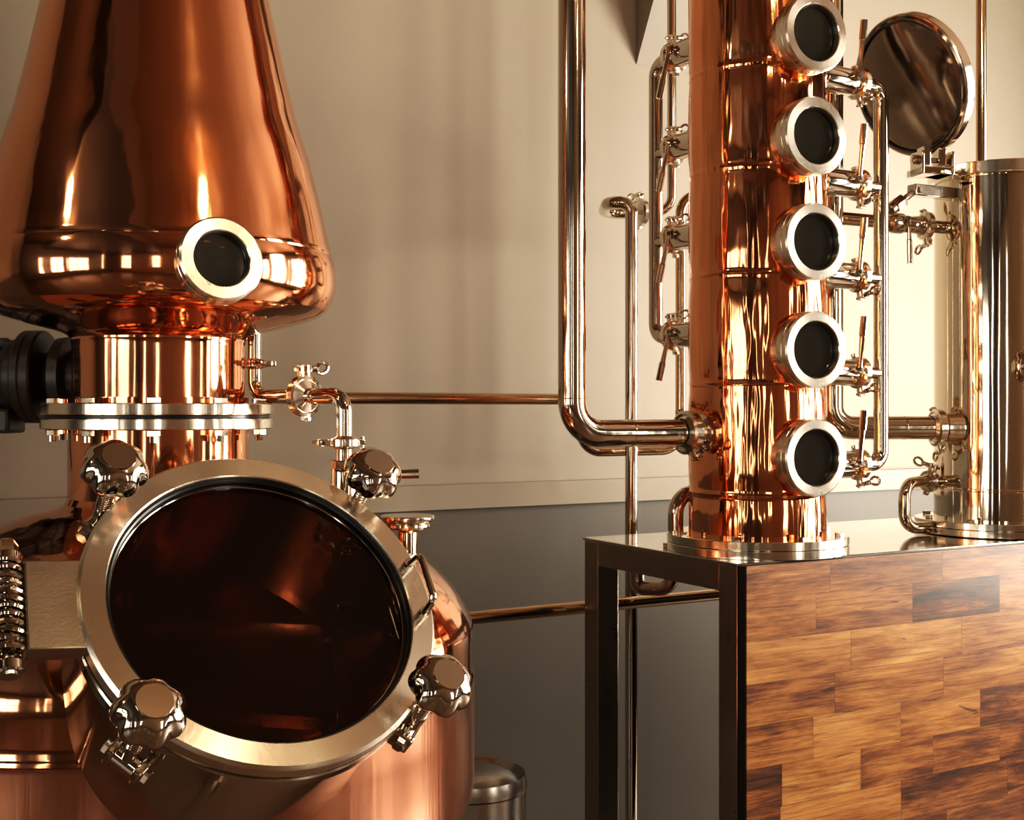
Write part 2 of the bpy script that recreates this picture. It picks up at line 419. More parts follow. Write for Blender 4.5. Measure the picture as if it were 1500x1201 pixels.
# ================================================================== copper pot
PC = Vc((-.575, 1.95, 0))
def pot_pts():
    p = [(.142, .02), (.142, -.140), (.147, -.150), (.160, -.156), (.19, -.163), (.24, -.181), (.29, -.197), (.34, -.213), (.385, -.228), (.42, -.244), (.440, -.257), (.458, -.272), (.473, -.287), (.485, -.302), (.495, -.318), (.504, -.334), (.5095, -.348), (.512, -.362), (.512, -.420), (.5135, -.424), (.515, -.428), (.515, -.434)]
    out = []
    for (r0, z0), (r1, z1) in zip(p, p[1:]):
        n = max(1, int(math.hypot(r1 - r0, z1 - z0) / .010))
        for k in range(n): out.append((r0 + (r1 - r0) * k / n, z0 + (z1 - z0) * k / n))
    return out + [p[-1]]
pot = empty('copper_pot', PC, 'large round copper still pot with wide glass manway, standing at the left', 'still pot')
MC = PC + Vc((.2772, -.498, H - .2295))                 # centre of the manway face
MN = Vc((.4148, -.6387, .6481)).normalized()
ME1 = Vc((.920, .135, -.366)); ME1 = (ME1 - MN * ME1.dot(MN)).normalized()
MM = frame(MC, MN, ME1); MMi = MM.inverted()
m = MB(); m.lathe([(r, z + H) for r, z in pot_pts()], 240, T(PC))
dead = []
for f in m.bm.faces:
    c = MMi @ f.calc_center_median()
    if math.hypot(c.x, c.y) < .197 and -.4 < c.z < .05: dead.append(f)
bmesh.ops.delete(m.bm, geom=dead, context='FACES')
m.build('pot_body', COPPER, pot)
m = MB(); m.lathe([(.515, H - .434), (.513, H - .440), (.513, H - .50), (.513, H - .55), (.513, H - .60), (.510, H - .625), (.495, H - .648), (.46, H - .668), (.30, H - .72), (0, H - .75)], 160, T(PC)); m.build('lower_jacket', COPPER_BR, pot)
for k in range(3):
    a = 2 * PI * k / 3 + .5
    m = MB(); m.lathe([(.03, 0), (.045, 0), (.045, .012), (.022, .02), (.022, H - .67), (0, H - .67)], 24, T(PC + Vc((.38 * math.cos(a), .38 * math.sin(a), 0)))); m.build('leg', STEEL_T, pot)
# lower neck flange with bolts
fl = MB().ring(.135, .183, H - .0305, H - .0135, 96, T(PC), .0015).build('lower_flange', STEEL_F, pot)
MB().ring(.13, .176, H - .0135, H - .0075, 72, T(PC)).build('neck_gasket', RUBBER, pot)
# manway collar and door
m = MB(); m.lathe([(.192, -.027), (.2195, -.027), (.2215, -.029), (.2215, -.044), (.2195, -.046), (.2095, -.046), (.2085, -.050), (.2085, -.052), (.2095, -.054), (.2095, -.26)], 128)
m.lathe([(.192, -.027), (.188, -.035), (.188, -.21)], 128)
m.build('manway_collar', STEEL, pot, MM, sharp=20)
door = MB().lathe([(.1885, -.025), (.1885, -.0015), (.190, 0), (.2165, 0), (.2195, -.003), (.2206, -.0045), (.2206, -.019), (.2195, -.021), (.214, -.0215), (.214, -.025), (.1885, -.025)], 200).build('manway_door', STEEL_B, pot, MM, sharp=18)
tag(door, 'brushed steel ring door with a smoked glass pane')
MB().ring(.1835, .1895, -.024, -.006, 128, bev=.002).build('gasket', RUBBER, door, MM)
MB().ring(.1815, .1840, -.022, -.016, 128, bev=.0008).build('retaining_ring', STEEL, door, MM)
MB().cyl(.186, -.027, -.0185, 128).build('glass_pane', GLASS_M, door, MM)
def mw(r, deg, h): a = math.radians(deg); return MM @ Vc((r * math.cos(a), r * math.sin(a), h))
hb0, hb1 = mw(.203, 40, 0), mw(.203, 19, 0); o0 = MN * .042 + (ME1 * .004)
m = MB(); m.pipe([hb0, hb0 + o0 * .9 + (hb1 - hb0) * .04, hb1 + o0 * .9 + (hb0 - hb1) * .04, hb1], .0046, .011, 14)
m.cyl(.0075, 0, .012, 16, frame(hb0, MN)); m.cyl(.0075, 0, .012, 16, frame(hb1, MN))
m.build('door_handle', STEEL, door)
def knob_mb():
    m = MB(); prof = [(0, .0312), (.0195, .0312), (.0200, .0290), (.024, .0276), (.029, .0246), (.033, .0212), (.0365, .0165), (.0390, .0110), (.0402, .0050), (.0398, -.0005), (.0375, -.0045), (.032, -.0065), (.0165, -.006), (.014, -.014), (.012, -.020), (0, -.020)]
    def mod(r, z, a):
        k = max(0, min(1, (r - .022) / .017)) if z > -.006 else 0.
        c = .5 - .5 * math.cos(7 * a)
        return r * (1 - .115 * k * c ** 1.5)
    return m.lathe(prof, 168, I4, mod)
def stud_mb():
    m = MB(); m.cyl(.0085, -.105, -.015, 18)
    for k in range(9): m.torus(.0082, .0014, T(Vc((0, 0, -.030 - k * .0045))), 18, 6)
    m.ring(.006, .016, -.022, -.018, 24); m.ring(.006, .014, -.029, -.0245, 24)
    m.cyl(.0125, -.016, .016, 20, frame(Vc((0, 0, -.105)), Vc((0, 1, 0))), .002)
    return m
def fork_mb():
    m = MB()
    for s in (-1, 1): m.box((-.052, s * .019 - .005, -.120), (.013, s * .019 + .005, -.090), bev=.003)
    m.cyl(.006, -.030, .030, 14, frame(Vc((0, 0, -.105)), Vc((0, 1, 0))))
    m.hexa(.009, .024, .031, frame(Vc((0, 0, -.105)), Vc((0, 1, 0)))); m.hexa(.009, .024, .031, frame(Vc((0, 0, -.105)), Vc((0, -1, 0))))
    return m
kfirst = None
for deg, r, spin in ((166, .234, 0), (73, .229, 11), (-14, .232, 23), (252, .236, 7)):
    base = mw(r, deg, .042); rad = (mw(1, deg, 0) - MC).normalized()
    M = frame(base, MN, rad)
    if kfirst is None:
        k = kfirst = knob_mb().build('hand_knob', STEEL, pot, M, sharp=26)
        tag(k, 'shiny scalloped knob on a swing bolt')
        stud_mb().build('swing_bolt', STEEL, k, M); fork_mb().build('bolt_bracket', STEEL, k, M)
    else: k = copy_tree(kfirst, M, pot)
lp_ = bpy.data.lights.new('pot_fill_light', 'POINT'); lp_.energy = .35; lp_.shadow_soft_size = .02; lp_.color = (1, .85, .68)  # added light that brightens the pot interior behind the glass
lo_ = bpy.data.objects.new('pot_fill_light', lp_); COL.objects.link(lo_); lo_.location = PC + Vc((-.30, -.05, H - .36))
# hinge at the left of the door
ha = math.radians(207); hr = Vc((math.cos(ha), math.sin(ha), 0)); ht = Vc((-math.sin(ha), math.cos(ha), 0))
HM = MM @ Mx((hr, ht, Vc((0, 0, 1)))).transposed().to_4x4()
hg = MB().box((.212, -.058, -.030), (.274, .058, -.004), bev=.002).build('hinge_plate', STEEL_M, pot, HM)
m = MB(); n = 12 * 16
m.sweep([Vc((.290 + .0150 * math.cos(2 * PI * k / 16), -.062 + .122 * k / n, -.018 + .0150 * math.sin(2 * PI * k / 16))) for k in range(n + 1)], .0040, 8)
m.build('hinge_spring', STEEL, hg, HM)
m = MB(); m.cyl(.0075, -.082, .082, 16, frame(Vc((.290, 0, -.018)), Vc((0, 1, 0)))); m.cyl(.015, .066, .080, 20, frame(Vc((.290, 0, -.018)), Vc((0, 1, 0))), .002)
m.cyl(.017, .060, .072, 20, frame(Vc((.290, 0, -.018)), Vc((0, -1, 0))), .002); m.hexa(.013, .072, .090, frame(Vc((.290, 0, -.018)), Vc((0, -1, 0))))
m.build('hinge_pin', STEEL, hg, HM)
m = MB(); m.box((.302, -.085, -.080), (.325, .085, -.012), bev=.003); m.build('hinge_bracket', STEEL_M, hg, HM)
# stirrer pipe seen through the glass
m = MB(); a0 = MM @ Vc((.135, -.20, -.30)); a0 = Vc((a0.x, a0.y, 0))
ip = at(482, 1150, 1.62); ip2 = at(484, 930, 1.62); ip3 = at(512, 905, 1.64)
m.pipe([ip, ip2, ip3], .011, .02); m.cyl(.018, -.02, .02, 20, T(ip3)); m.cyl(.004, .015, .065, 10, T(ip3))
m.build('inner_pipe', STEEL_T, pot)
# capped port on the shoulder, right rear
cp = at(597, 760, 2.0); m = MB(); m.lathe([(.0165, -.11), (.0165, -.022), (.018, -.020), (.022, -.016), (.022, -.013)], 32, T(cp)); pm = m.build('port_stub', STEEL_T, pot)
m = MB(); m.lathe([(.018, -.020), (.036, -.016), (.038, -.012), (.038, -.008), (.035, -.007), (.0445, -.004), (.0455, -.001), (.0455, .004), (.044, .006), (.03, .0065), (0, .0065)], 48, T(cp)); m.build('port_cap', STEEL_F, pm)
bolts(fl, PC, .166, 10, H - .0305 - .0095, .009, math.radians(-76.6), .0108, .0095, False)
# ================================================================== helmet
hel = empty('still_helmet', PC + Z * (H - .007), 'tall conical copper helmet bolted on top of the still pot', 'still helmet')
hp = [(.098, 1.15), (.120, .95), (.177, .668), (.205, .54), (.2225, .47), (.240, .4155), (.258, .345), (.271, .286), (.2765, .262), (.2785, .256), (.2785, .251), (.2815, .244), (.284, .230), (.2852, .212), (.284, .195), (.279, .178), (.269, .163), (.256, .154), (.235, .1465), (.21, .140), (.185, .134), (.162, .128), (.150, .124), (.1415, .119), (.1375, .114), (.1362, .108), (.1356, .1), (.1356, 0)]
hpp = []
for (r0, z0), (r1, z1) in zip(hp, hp[1:]):
    n = max(1, int(math.hypot(r1 - r0, z1 - z0) / .02))
    hpp += [(r0 + (r1 - r0) * k / n, z0 + (z1 - z0) * k / n) for k in range(n)]
hpp.append(hp[-1])
m = MB(); m.lathe([(r, z + H) for r, z in hpp if z >= .112] + [(.1375, H + .111)], 200, T(PC)); m.build('cone', COPPER, hel)
m = MB(); m.lathe([(.1372, H + .1125), (.1362, H + .108), (.1356, H + .1), (.1356, H - .006)], 128, T(PC)); m.build('neck', COPPER, hel)
uf = MB().ring(.133, .183, H - .0073, H + .0105, 96, T(PC), .0015).build('upper_flange', STEEL_F, hel)
bolts(uf, PC, .166, 10, H + .0105, .030, math.radians(-76.6), .0112, .0085, False)
sn = Vc((.54, -.84, .18)).normalized()
sight_glass(hel, PC + Vc((.54, -.84, 0)).normalized() * .304 + Z * (H + .2155), sn, .0615, .041, .030, .05)
# vapour arm from the helmet top over to the column's tall pipe (one pipe)
CC = Vc((.504, 2.457, 0))
BP = CC - U * .448
arm = empty('vapour_pipe', Vc((BP.x, BP.y, H - .04)), 'thick polished steel pipe dropping vertically then bending right into the copper column foot', 'pipe')
zb = H - .0445
m = MB(); m.pipe([PC + Z * (H + 1.14), PC + Z * (H + 1.5), Vc((BP.x, BP.y, H + 1.5)), Vc((BP.x, BP.y, zb)), CC - U * .135 + Z * zb], .0262, [.08, .08, .062], 32, 14)
m.build('tube', STEEL_T, arm)
def weld(parent, o, axis, r): MB().torus(r, .0009, frame(o, axis), 40, 6).build('weld_bead', STEEL_T, parent)
weld(arm, BP + Z * (zb + .066), Z, .0262); weld(arm, Vc((BP.x, BP.y, zb)) + U * .13, U, .0262)
clamp(arm, CC - U * .178 + Z * zb, U, (-V * .55 - Z * .85), .044, .028, .011, 1)
m = MB(); m.lathe([(.0265, -.026), (.0265, .0), (.036, .004), (.036, .02)], 40, frame(CC - U * .150 + Z * zb, U)); m.build('ferrule', STEEL_F, arm)
# ================================================================== motor
md = 2.09; mz = H + .058
def mx(px): return (px - 758) / FP * md
mot = empty('agitator_motor', Vc((mx(40), md, mz - .08)), 'black finned electric motor behind the still neck at the left edge', 'motor')
XM = frame(Vc((0, md, mz)), Vc((1, 0, 0)), Z)
m = MB()
def fin(r, z, a): return r
nf = 18; segs = nf * 6
def mod(r, z, a):
    k = int(round(a / (2 * PI) * segs)) % 6
    return r if k in (0, 1) else r * .84
x0 = mx(-260); x1 = mx(28)
m.lathe([(0, x0), (.068, x0), (.068, x1 - .01), (.061, x1)], segs, XM, mod); m.lathe([(.061, x1), (.061, x1 + .004), (0, x1 + .004)], 40, XM)
m.build('finned_housing', BLACK, mot, sharp=20)
m = MB(); m.lathe([(.058, x1 - .01), (.066, x1 + .006), (.066, mx(46)), (.0795, mx(47)), (.081, mx(49)), (.081, mx(58)), (.079, mx(60)), (.081, mx(62)), (.081, mx(73)), (.078, mx(76)), (.0, mx(76))], 56, XM)
m.build('end_flange', BLACK, mot)
m = MB(); m.lathe([(.040, mx(75)), (.046, mx(85)), (.068, mx(97)), (.07, mx(112)), (.05, mx(118)), (.05, mx(190))], 48, XM); m.build('adapter', BLACK, mot)
m = MB(); m.box((mx(0), md - .055, mz - .098), (mx(40), md + .02, mz - .055), bev=.006); m.pipe([Vc((mx(2), md - .03, mz - .09)), Vc((mx(-8), md - .03, mz - .13)), Vc((mx(-60), md - .03, mz - .16))], .012, .03); m.build('terminal_box', BLACK, mot)
# ================================================================== small pipes at the still
tp = PC + Vc((.144, .05, 0)); jd = Vc((.754, -.657, 0)).normalized()
j1 = tp + jd * .125 + Z * (H + .0225)
cl = empty('condensate_pipe', tp + Z * (H + .02), 'short thin steel pipe running down from the helmet base and bending right', 'pipe')
m = MB(); m.pipe([tp + Z * (H + .135), tp + Z * (H + .0225), j1], .0115, .028); m.build('tube', STEEL_T, cl)
clamp(cl, tp + Z * (H + .077), Z, Vc((.9, -.3, 0)), .021, .0115, .006, 1)
el = empty('elbow_pipe', j1 + jd * .11 + Z * -.1, 'short steel elbow pipe clamped beside the still neck, turning down to the pot', 'pipe')
j2 = j1 + jd * .102
m = MB(); m.pipe([j1, j2, j2 - Z * .085], .0125, .026); m.build('tube', STEEL_T, el)
clamp(el, j1 + jd * .006, jd, Vc((-.1, 0, 1)), .033, .012, .008, 1)
clamp(el, j2 - Z * .073, Z, Vc((-.9, -.25, 0)), .024, .0125, .007, 1)
bv = empty('ball_valve', j2 - Z * .24, 'small upright steel valve under the elbow pipe behind the upper right manway knob', 'valve', None)
m = MB(); m.lathe([(.0125, -.086), (.0125, -.100), (.017, -.101), (.018, -.106), (.018, -.114), (.0165, -.115)], 28, T(j2)); m.hexa(.021, -.114, -.100, T(j2)); m.lathe([(.0185, -.114), (.0195, -.118), (.0195, -.17), (.017, -.175), (.015, -.30)], 28, T(j2)); m.build('valve_body', STEEL_T, bv)
m = MB(); lz = j2 - Z * .128; m.sweep([lz, lz + Vc((.05, .0, .002)), lz + Vc((.085, 0, .006)), lz + Vc((.088, 0, .006)), lz + Vc((.116, 0, .007))], .004, 12, True, [.004, .0045, .0045, .007, .0075]); m.build('lever', STEEL, bv)
# ================================================================== wall pipes
def onv(px, py, v):
    d = v / Vc(((px - 750) / FP, 1, 0)).dot(V); return at(px, py, d)
q0 = onv(395, 582.5, 2.5); zq = q0.z
q1 = onv(850, 585, 2.5); q1.z = zq
q2 = Vc((q1.x, q1.y, H - .103)); q3 = onv(997, 665, 2.5); q3.z = q2.z
q4 = Vc((q3.x, q3.y, at(0, 285, q3.y).z)); q5 = Vc((CC.x + .12, q3.y + .06, q4.z))
o = MB().pipe([q0, q1, q2, q3, q4, q5], .0135, [.045, .06, .06, .05]).build('wall_pipe', BRONZE)
tag(o, 'long thin steel pipe along the wall, looping in a U below the thick pipe', 'pipe')
r0 = onv(660, 907, 2.33); r1 = onv(1300, 907, 2.33); r1.z = r0.z = onv(690, 905, 2.33).z
tag(MB().pipe([r0, r1], .0145).build('drain_pipe', BRONZE), 'straight thin brown-toned pipe running low from the pot behind the bench legs', 'pipe')
# water pipe loop: comes from the ceiling, U-turns, drops to the floor
D0 = at(984, 311, 3.10); E0 = at(925, 297, 2.95)
zl = H + .512
dp = empty('drop_pipe', Vc((E0.x, E0.y, 0)), 'steel pipe with U-turn top, dropping behind the bench left end to the floor', 'pipe')
e1 = Vc((E0.x, E0.y, zl)); xl = (880 - 750) / FP * 3.03 + .012
d1 = Vc((D0.x, D0.y, zl))
m = MB(); m.pipe([Vc((E0.x, E0.y, .0)), e1, Vc((xl, E0.y, zl)), Vc((xl, D0.y, zl)), Vc((D0.x - .09, D0.y, zl))], .0158, [.038, .06, .06]); m.build('tube', STEEL_T, dp)
rp = empty('riser_pipe', Vc((D0.x, D0.y, zl)), 'thin steel pipe from the ceiling behind the left valve manifold', 'pipe')
m = MB(); m.pipe([Vc((D0.x, D0.y, ZC)), d1, d1 - Vc((.09, 0, 0))], .0118, .05); m.build('tube', STEEL_T, rp)
clamp(dp, Vc((D0.x - .083, D0.y, zl)), Vc((.85, .5, 0)), Z, .036, .012, .009, 1)
# trap under the bench
tr = MB().pipe([at(985, 800, 2.74), at(985, 862, 2.74), at(934, 862, 2.8), at(934, 835, 2.8)], .0165, .036).build('trap_pipe', STEEL_D)
tag(tr, 'short dark U-bend pipe hanging under the bench top at its left end', 'pipe')
# ================================================================== bench
BO = Vc((.421, 2.232, 0)); BM = T(BO) @ Mx.Rotation(TH, 4, 'Z')
ben = empty('steel_bench', BM, 'steel framed bench with a glossy top and a wood block front at the right', 'bench')
BL, BD, S = 1.52, .53, .055
MB().box((-.003, -.003, ZT - .006), (BL, BD + .003, ZT), bev=.0015).build('bench_top', STEEL_P, ben, BM)
for x, y in ((0, 0), (0, BD - S), (BL - S, 0), (BL - S, BD - S)):
    MB().box((x, y, 0), (x + S, y + S, ZT - .006), bev=.002).build('leg', STEEL_D, ben, BM)
for x in (0, BL - S): MB().box((x + .001, S, ZT - .058), (x + S - .001, BD - S, ZT - .0062), bev=.0015).build('rail', STEEL_D, ben, BM)
for y in (0, BD - S): MB().box((S, y + .001, ZT - .058), (BL - S, y + S - .001, ZT - .0062), bev=.0015).build('rail', STEEL_D, ben, BM)
wp = MB().box((.0025, -.0235, .06), (BL, -.0215, ZT - .003)).build('front_panel', WOOD, ben, BM)
MB().box((.0, -.0213, .06), (BL, -.0035, ZT - .0035)).build('panel_backing', DARKROOM, ben, BM)
# ================================================================== rectifying column
def noise_mod(r, z, a):
    return r + .0009 * nz.noise(Vc((math.cos(a) * 1.6, math.sin(a) * 1.6, z * 5))) + .0004 * nz.noise(Vc((math.cos(a) * 5, math.sin(a) * 5, z * 9)))
col = empty('copper_column', CC + Z * ZT, 'tall copper rectifying column with five round sight glasses, standing on the bench', 'still column')
R = .140; seams = [.905, .678, .477, .269, .054, -.168]
pts = []; z = ZT + .02
zz = [H + s for s in seams]
while z < 2.72:
    r = R
    for s in zz:
        d = abs(z - s)
        r += .0016 * math.exp(-(d / .0035) ** 2) - .0022 * math.exp(-(d / .030) ** 2)
    pts.append((r, z)); z += .004
m = MB(); m.lathe(pts + [(0, 2.72)], 200, T(CC), noise_mod); m.build('column_shell', COPPER_COL, col)
f1 = MB().ring(.12, .184, ZT, ZT + .0165, 96, T(CC), .001).build('base_flange', STEEL_F, col)
f2 = MB().ring(.12, .184, ZT + .0180, ZT + .0345, 96, T(CC), .001).build('base_flange', STEEL_F, col)
MB().ring(.12, .180, ZT + .0160, ZT + .0185, 72, T(CC), .0002).build('gasket', RUBBER, col)
bolts(f2, CC, .166, 8, ZT + .0345, .03, .35, .0095, .008, False)
SN = Vc((.443, -.897, 0)).normalized()
for py in (47, 198, 353.5, 512, 670.5):
    zf = H + (600.5 - py) / FP * 2.292
    if py == 47: sg = sight_glass(col, CC + SN * .184 + Z * zf, SN, .0750, .0548, .031, .045); sgz = zf
    else: copy_tree(sg, T(Z * (zf - sgz)) @ W[sg], col)
for s in zz[:0]: pass
# copper collars where the glasses meet the shell
# ================================================================== valves and manifolds
def valve(label, M, side, lever_to, group, ear):
    """local X runs from the column to the manifold; side -1: stem towards local -Y"""
    v = empty('ball_valve', M, label, 'valve', group)
    XX = M @ frame(Vc((0, 0, 0)), Vc((1, 0, 0)), Z); R3 = M.to_3x3()
    m = MB(); m.lathe([(.013, -.012), (.013, .004), (.026, .006), (.028, .009), (.028, .019), (.0255, .021), (.0245, .030), (.0255, .036), (.0285, .038), (.029, .042), (.029, .118), (.0285, .124), (.024, .128), (.023, .144), (.0145, .156)], 40, XX)
    m.build('valve_body', STEEL, v)
    clamp(v, M @ Vc((.149, 0, 0)), R3 @ Vc((1, 0, 0)), R3 @ ear, .0345, .013, .0085, -side)
    ps = Vc((.114, side * .033, .006)); SM = M @ frame(ps, Vc((0, side, 0)), Z)
    m = MB(); m.cyl(.0125, -.022, .002, 20, SM, .001); m.hexa(.0105, .002, .010, SM); m.cyl(.0045, .010, .015, 12, SM); m.build('stem_nut', STEEL, v)
    t = lever_to; p0 = ps + Vc((0, side * .005, 0))
    m = MB(); q = [M @ (p0 + t * k + Vc((0, side * .012 * k, 0))) for k in (0, .1, .3, .45, .62, .64, 1.)]
    m.sweep(q, .004, 14, True, [.006, .0052, .005, .0055, .006, .0078, .0076]); m.build('lever', STEEL, v)
    return v
names = ['topmost', 'second from the top', 'middle one', 'second from the bottom', 'lowest']
names4 = ['topmost', 'second from the top', 'third from the top', 'lowest']
def bank(axis, rot, pys, dv, labels, group, side, lever, ear, mlabel):
    M0 = T(CC + axis * .135) @ Mx.Rotation(rot, 4, 'Z')
    zs = [H + (600.5 - py) / FP * dv for py in pys]; v0 = None
    for lab, zf in zip(labels, zs):
        M = T(Z * zf) @ M0
        if v0 is None: v0 = valve(lab, M, side, lever, group, ear)
        else: tag(copy_tree(v0, M), lab)
    fp = CC + axis * .352
    man = empty('valve_manifold', Vc((fp.x, fp.y, zs[-1])), mlabel, 'pipe')
    m = MB(); m.pipe([CC + axis * .290 + Z * zs[0], fp + Z * zs[0], fp + Z * zs[-1], CC + axis * .290 + Z * zs[-1]], .0165, .042, 24); m.build('tube', STEEL_T, man)
    for zf in zs[1:-1]: MB().pipe([CC + axis * .290 + Z * zf, fp + Z * zf], .0125).build('branch', STEEL_T, man)
bank(U, TH, (124, 272, 406, 546, 680), 2.60, ['raised-lever ball valve right of the copper column, %s of five' % n for n in names], 'valves on the right manifold', -1,
     Vc((-.002, -.004, .112)), Vc((0, -.25, -.95)), 'vertical steel manifold pipe with five side branches right of the copper column')
bank(V, TH + PI / 2, (76, 212, 346, 490), 2.66, ['hanging-lever ball valve left of the copper column, %s of four' % n for n in names4], 'valves on the left manifold', 1,
     Vc((.020, .002, -.108)), Vc((0, .15, .98)), 'vertical steel manifold pipe with four valves left of the copper column')
# small elbow beside the column foot
ep = at(990, 790, 2.50); m = MB(); m.pipe([Vc((ep.x, ep.y, ZT)), Vc((ep.x, ep.y, ZT + .112)), Vc((CC.x - .04, CC.y + .11, ZT + .112))], .0165, .042)
m.ring(.014, .027, ZT, ZT + .010, 32, T(Vc((ep.x, ep.y, 0))), .001)
tag(m.build('elbow_pipe', STEEL_T), 'short thick steel elbow pipe rising from the bench beside the column foot', 'pipe')
# ================================================================== condenser and its pipes
DC = CC + U * .728
con = empty('steel_condenser', DC + Z * ZT, 'tall polished steel condenser cylinder on the bench at the right edge', 'condenser')
zt = H + .541
m = MB(); m.lathe([(.14, ZT + .02), (.14, H - .186), (.1412, H - .184), (.1412, H - .181), (.14, H - .179), (.14, zt)], 160, T(DC)); m.build('condenser_shell', STEEL_C, con)
MB().ring(.12, .184, ZT + .002, ZT + .017, 96, T(DC), .001).build('base_flange', STEEL_F, con)
g2 = MB().ring(.12, .184, ZT + .0185, ZT + .0335, 96, T(DC), .001).build('base_flange', STEEL_F, con)
MB().ring(.12, .178, ZT + .0005, ZT + .0187, 60, T(DC), .0002).build('gasket', RUBBER, con)
bolts(g2, DC, .166, 8, ZT + .0335, .028, .1, .0095, .008, False)
m = MB(); m.lathe([(.0, zt + .020), (.152, zt + .020), (.1545, zt + .018), (.1545, zt - .006), (.152, zt - .008), (.141, zt - .009)], 120, T(DC)); m.build('top_rim', STEEL_F, con)
# open lid
LC = at(1330, 128, 2.70)
tdir = (Vc((0, 0, H)) - LC).normalized(); er = Vc((1, 0, 0)); er = (er - tdir * er.dot(tdir)).normalized(); eu = tdir.cross(er)
LN = (tdir * .724 + er * -.646 + eu * -.243).normalized()
LF = frame(LC, LN)
lid = empty('condenser_lid', LC - Z * .16, 'round steel hatch lid standing open and tilted above the condenser', 'lid')
m = MB(); m.lathe([(0, .006), (.07, .005), (.125, .003), (.143, .0), (.148, .003), (.153, .003), (.158, 0)], 96); m.lathe([(.1575, -.027), (.145, -.028), (0, -.040)], 96); lp = m.build('lid_plate', STEEL_L, lid, LF)
tag(MB().lathe([(.157, .0005), (.160, -.0015), (.1615, -.004), (.1615, -.024), (.160, -.0265), (.157, -.027)], 96).build('lid_rim', STEEL_F, lid, LF), 'bright turned rim')
MB().torus(.1465, .0035, T(Vc((0, 0, .001))), 72, 8).build('lid_gasket', RUBBER, lid, LF)
m = MB(); hd = xframe(Vc((.100, .03, -.0)), Vc((0, 1, 0)), Z)
hook0 = LF.inverted().to_3x3() @ Z
# hinge bracket between lid and rim
hk = at(1367, 249, 2.69); HBk = T(hk) @ Mx.Rotation(TH * .4, 4, 'Z')
brk = MB()
brk.box((-.040, -.020, -.012), (.040, .045, .004), HBk, .002)
dcl = HBk.inverted() @ Vc((DC.x, DC.y, hk.z)); dcl.z = 0; AR = xframe(Vc((0, 0, 0)), dcl, Z)
brk.box((.0, -.030, -.012), (dcl.length - .150, .030, -.003), HBk @ AR, .002)
brk.box((-.040, -.022, -.012), (-.034, .030, .040), HBk, .002); brk.box((.034, -.022, -.012), (.040, .030, .040), HBk, .002)
brk.cyl(.006, -.052, .052, 14, HBk @ frame(Vc((0, .004, .022)), Vc((1, 0, 0)))); 
for s in (-1, 1): brk.cyl(.011, .040, .050, 16, HBk @ frame(Vc((0, .004, .022)), Vc((s, 0, 0))), .002)
brk.build('hinge_bracket', STEEL, con)
m = MB(); m.box((-.028, -.008, .010), (-.010, .022, .052), HBk, .002); m.box((.010, -.008, .010), (.028, .022, .052), HBk, .002); m.build('hinge_lug', STEEL, lid)
# swing bolt below the hinge
sb1 = at(1341, 279, 2.70); sb0 = Vc((DC.x, DC.y, sb1.z)); sb0 = sb0 - (sb0 - sb1).normalized() * .137; sb2 = at(1302, 309, 2.66)
m = MB(); XB = xframe(sb1, (sb0 - sb1), Z); L = (sb0 - sb1).length
m.box((-.012, -.014, -.013), (L, .014, .013), XB, .002); m.cyl(.007, -.018, .018, 14, XB @ frame(Vc((.002, 0, 0)), Vc((0, 1, 0))))
sbo = m.build('swing_bolt_lug', STEEL, con)
dr = (sb2 - sb1).normalized(); Ls = (sb2 - sb1).length
m = MB(); FB = frame(sb1, dr); m.cyl(.0062, 0, Ls, 14, FB)
for k in range(7): m.torus(.0062, .0013, FB @ T(Vc((0, 0, .006 + k * .0045))), 16, 6)
m.hexa(.0165, Ls * .50, Ls * .82, FB); m.cyl(.013, Ls * .82, Ls * .98, 18, FB, .002); m.build('swing_bolt', STEEL_D, sbo)
# thick pipe from the column foot to the condenser
zg = H - .0405
g0 = CC + U * .15 + V * .115
gp = empty('spirit_pipe', CC + U * .4 + Z * (zg - .026), 'thick steel pipe running level from behind the copper column to the condenser', 'pipe')
ga = at(1224, 612, 2.72); gb = DC - U * .136 + Z * zg; gdir = (gb - Vc((ga.x, ga.y, zg))).normalized()
m = MB(); m.pipe([Vc((ga.x - .01, ga.y, H + 1.0)), Vc((ga.x - .01, ga.y, zg)), gb], .0268, .05, 28); m.build('tube', STEEL_T, gp)
weld(gp, Vc((ga.x, ga.y, zg)) + gdir * .16, gdir, .0268)
clamp(gp, gb - gdir * .046, gdir, (-V * .5 - Z * .85), .043, .028, .010, -1)
m = MB(); m.lathe([(.027, -.035), (.034, -.030), (.034, -.02), (.036, .0), (.036, .006)], 40, frame(gb, gdir)); m.build('ferrule', STEEL_F, gp)
# cross pipe with valve higher up
zc = H + .425
c1 = DC + Vc((-.132, -.025, zc)); c0 = at(1229, 316, 2.72); c0.z = zc + .012
cdir = (c1 - c0).normalized()
xp = MB().pipe([c0, c1 - cdir * .115], .0150).build('cross_pipe', BRONZE)
tag(xp, 'thin steel cross pipe passing behind the right manifold toward the condenser valve', 'pipe')
CV = xframe(c1 - cdir * .130, cdir, Z)
cv = empty('ball_valve', CV, 'steel ball valve with hanging lever on the left side of the condenser', 'valve')
m = MB(); m.lathe([(.015, -.02), (.022, -.012), (.024, -.004), (.024, .016), (.021, .020), (.019, .04), (.021, .060), (.023, .064), (.023, .078), (.015, .084), (.015, .14)], 32, CV @ frame(Vc((0, 0, 0)), Vc((1, 0, 0)))); m.build('valve_body', STEEL, cv)
clamp(cv, CV @ Vc((.080, 0, 0)), cdir, -Z - V * .3, .033, .014, .008, -1)
m = MB(); SM = CV @ frame(Vc((.016, -.026, .004)), Vc((0, -1, 0))); m.cyl(.010, -.02, .003, 18, SM); m.hexa(.008, .003, .009, SM); m.build('stem_nut', STEEL, cv)
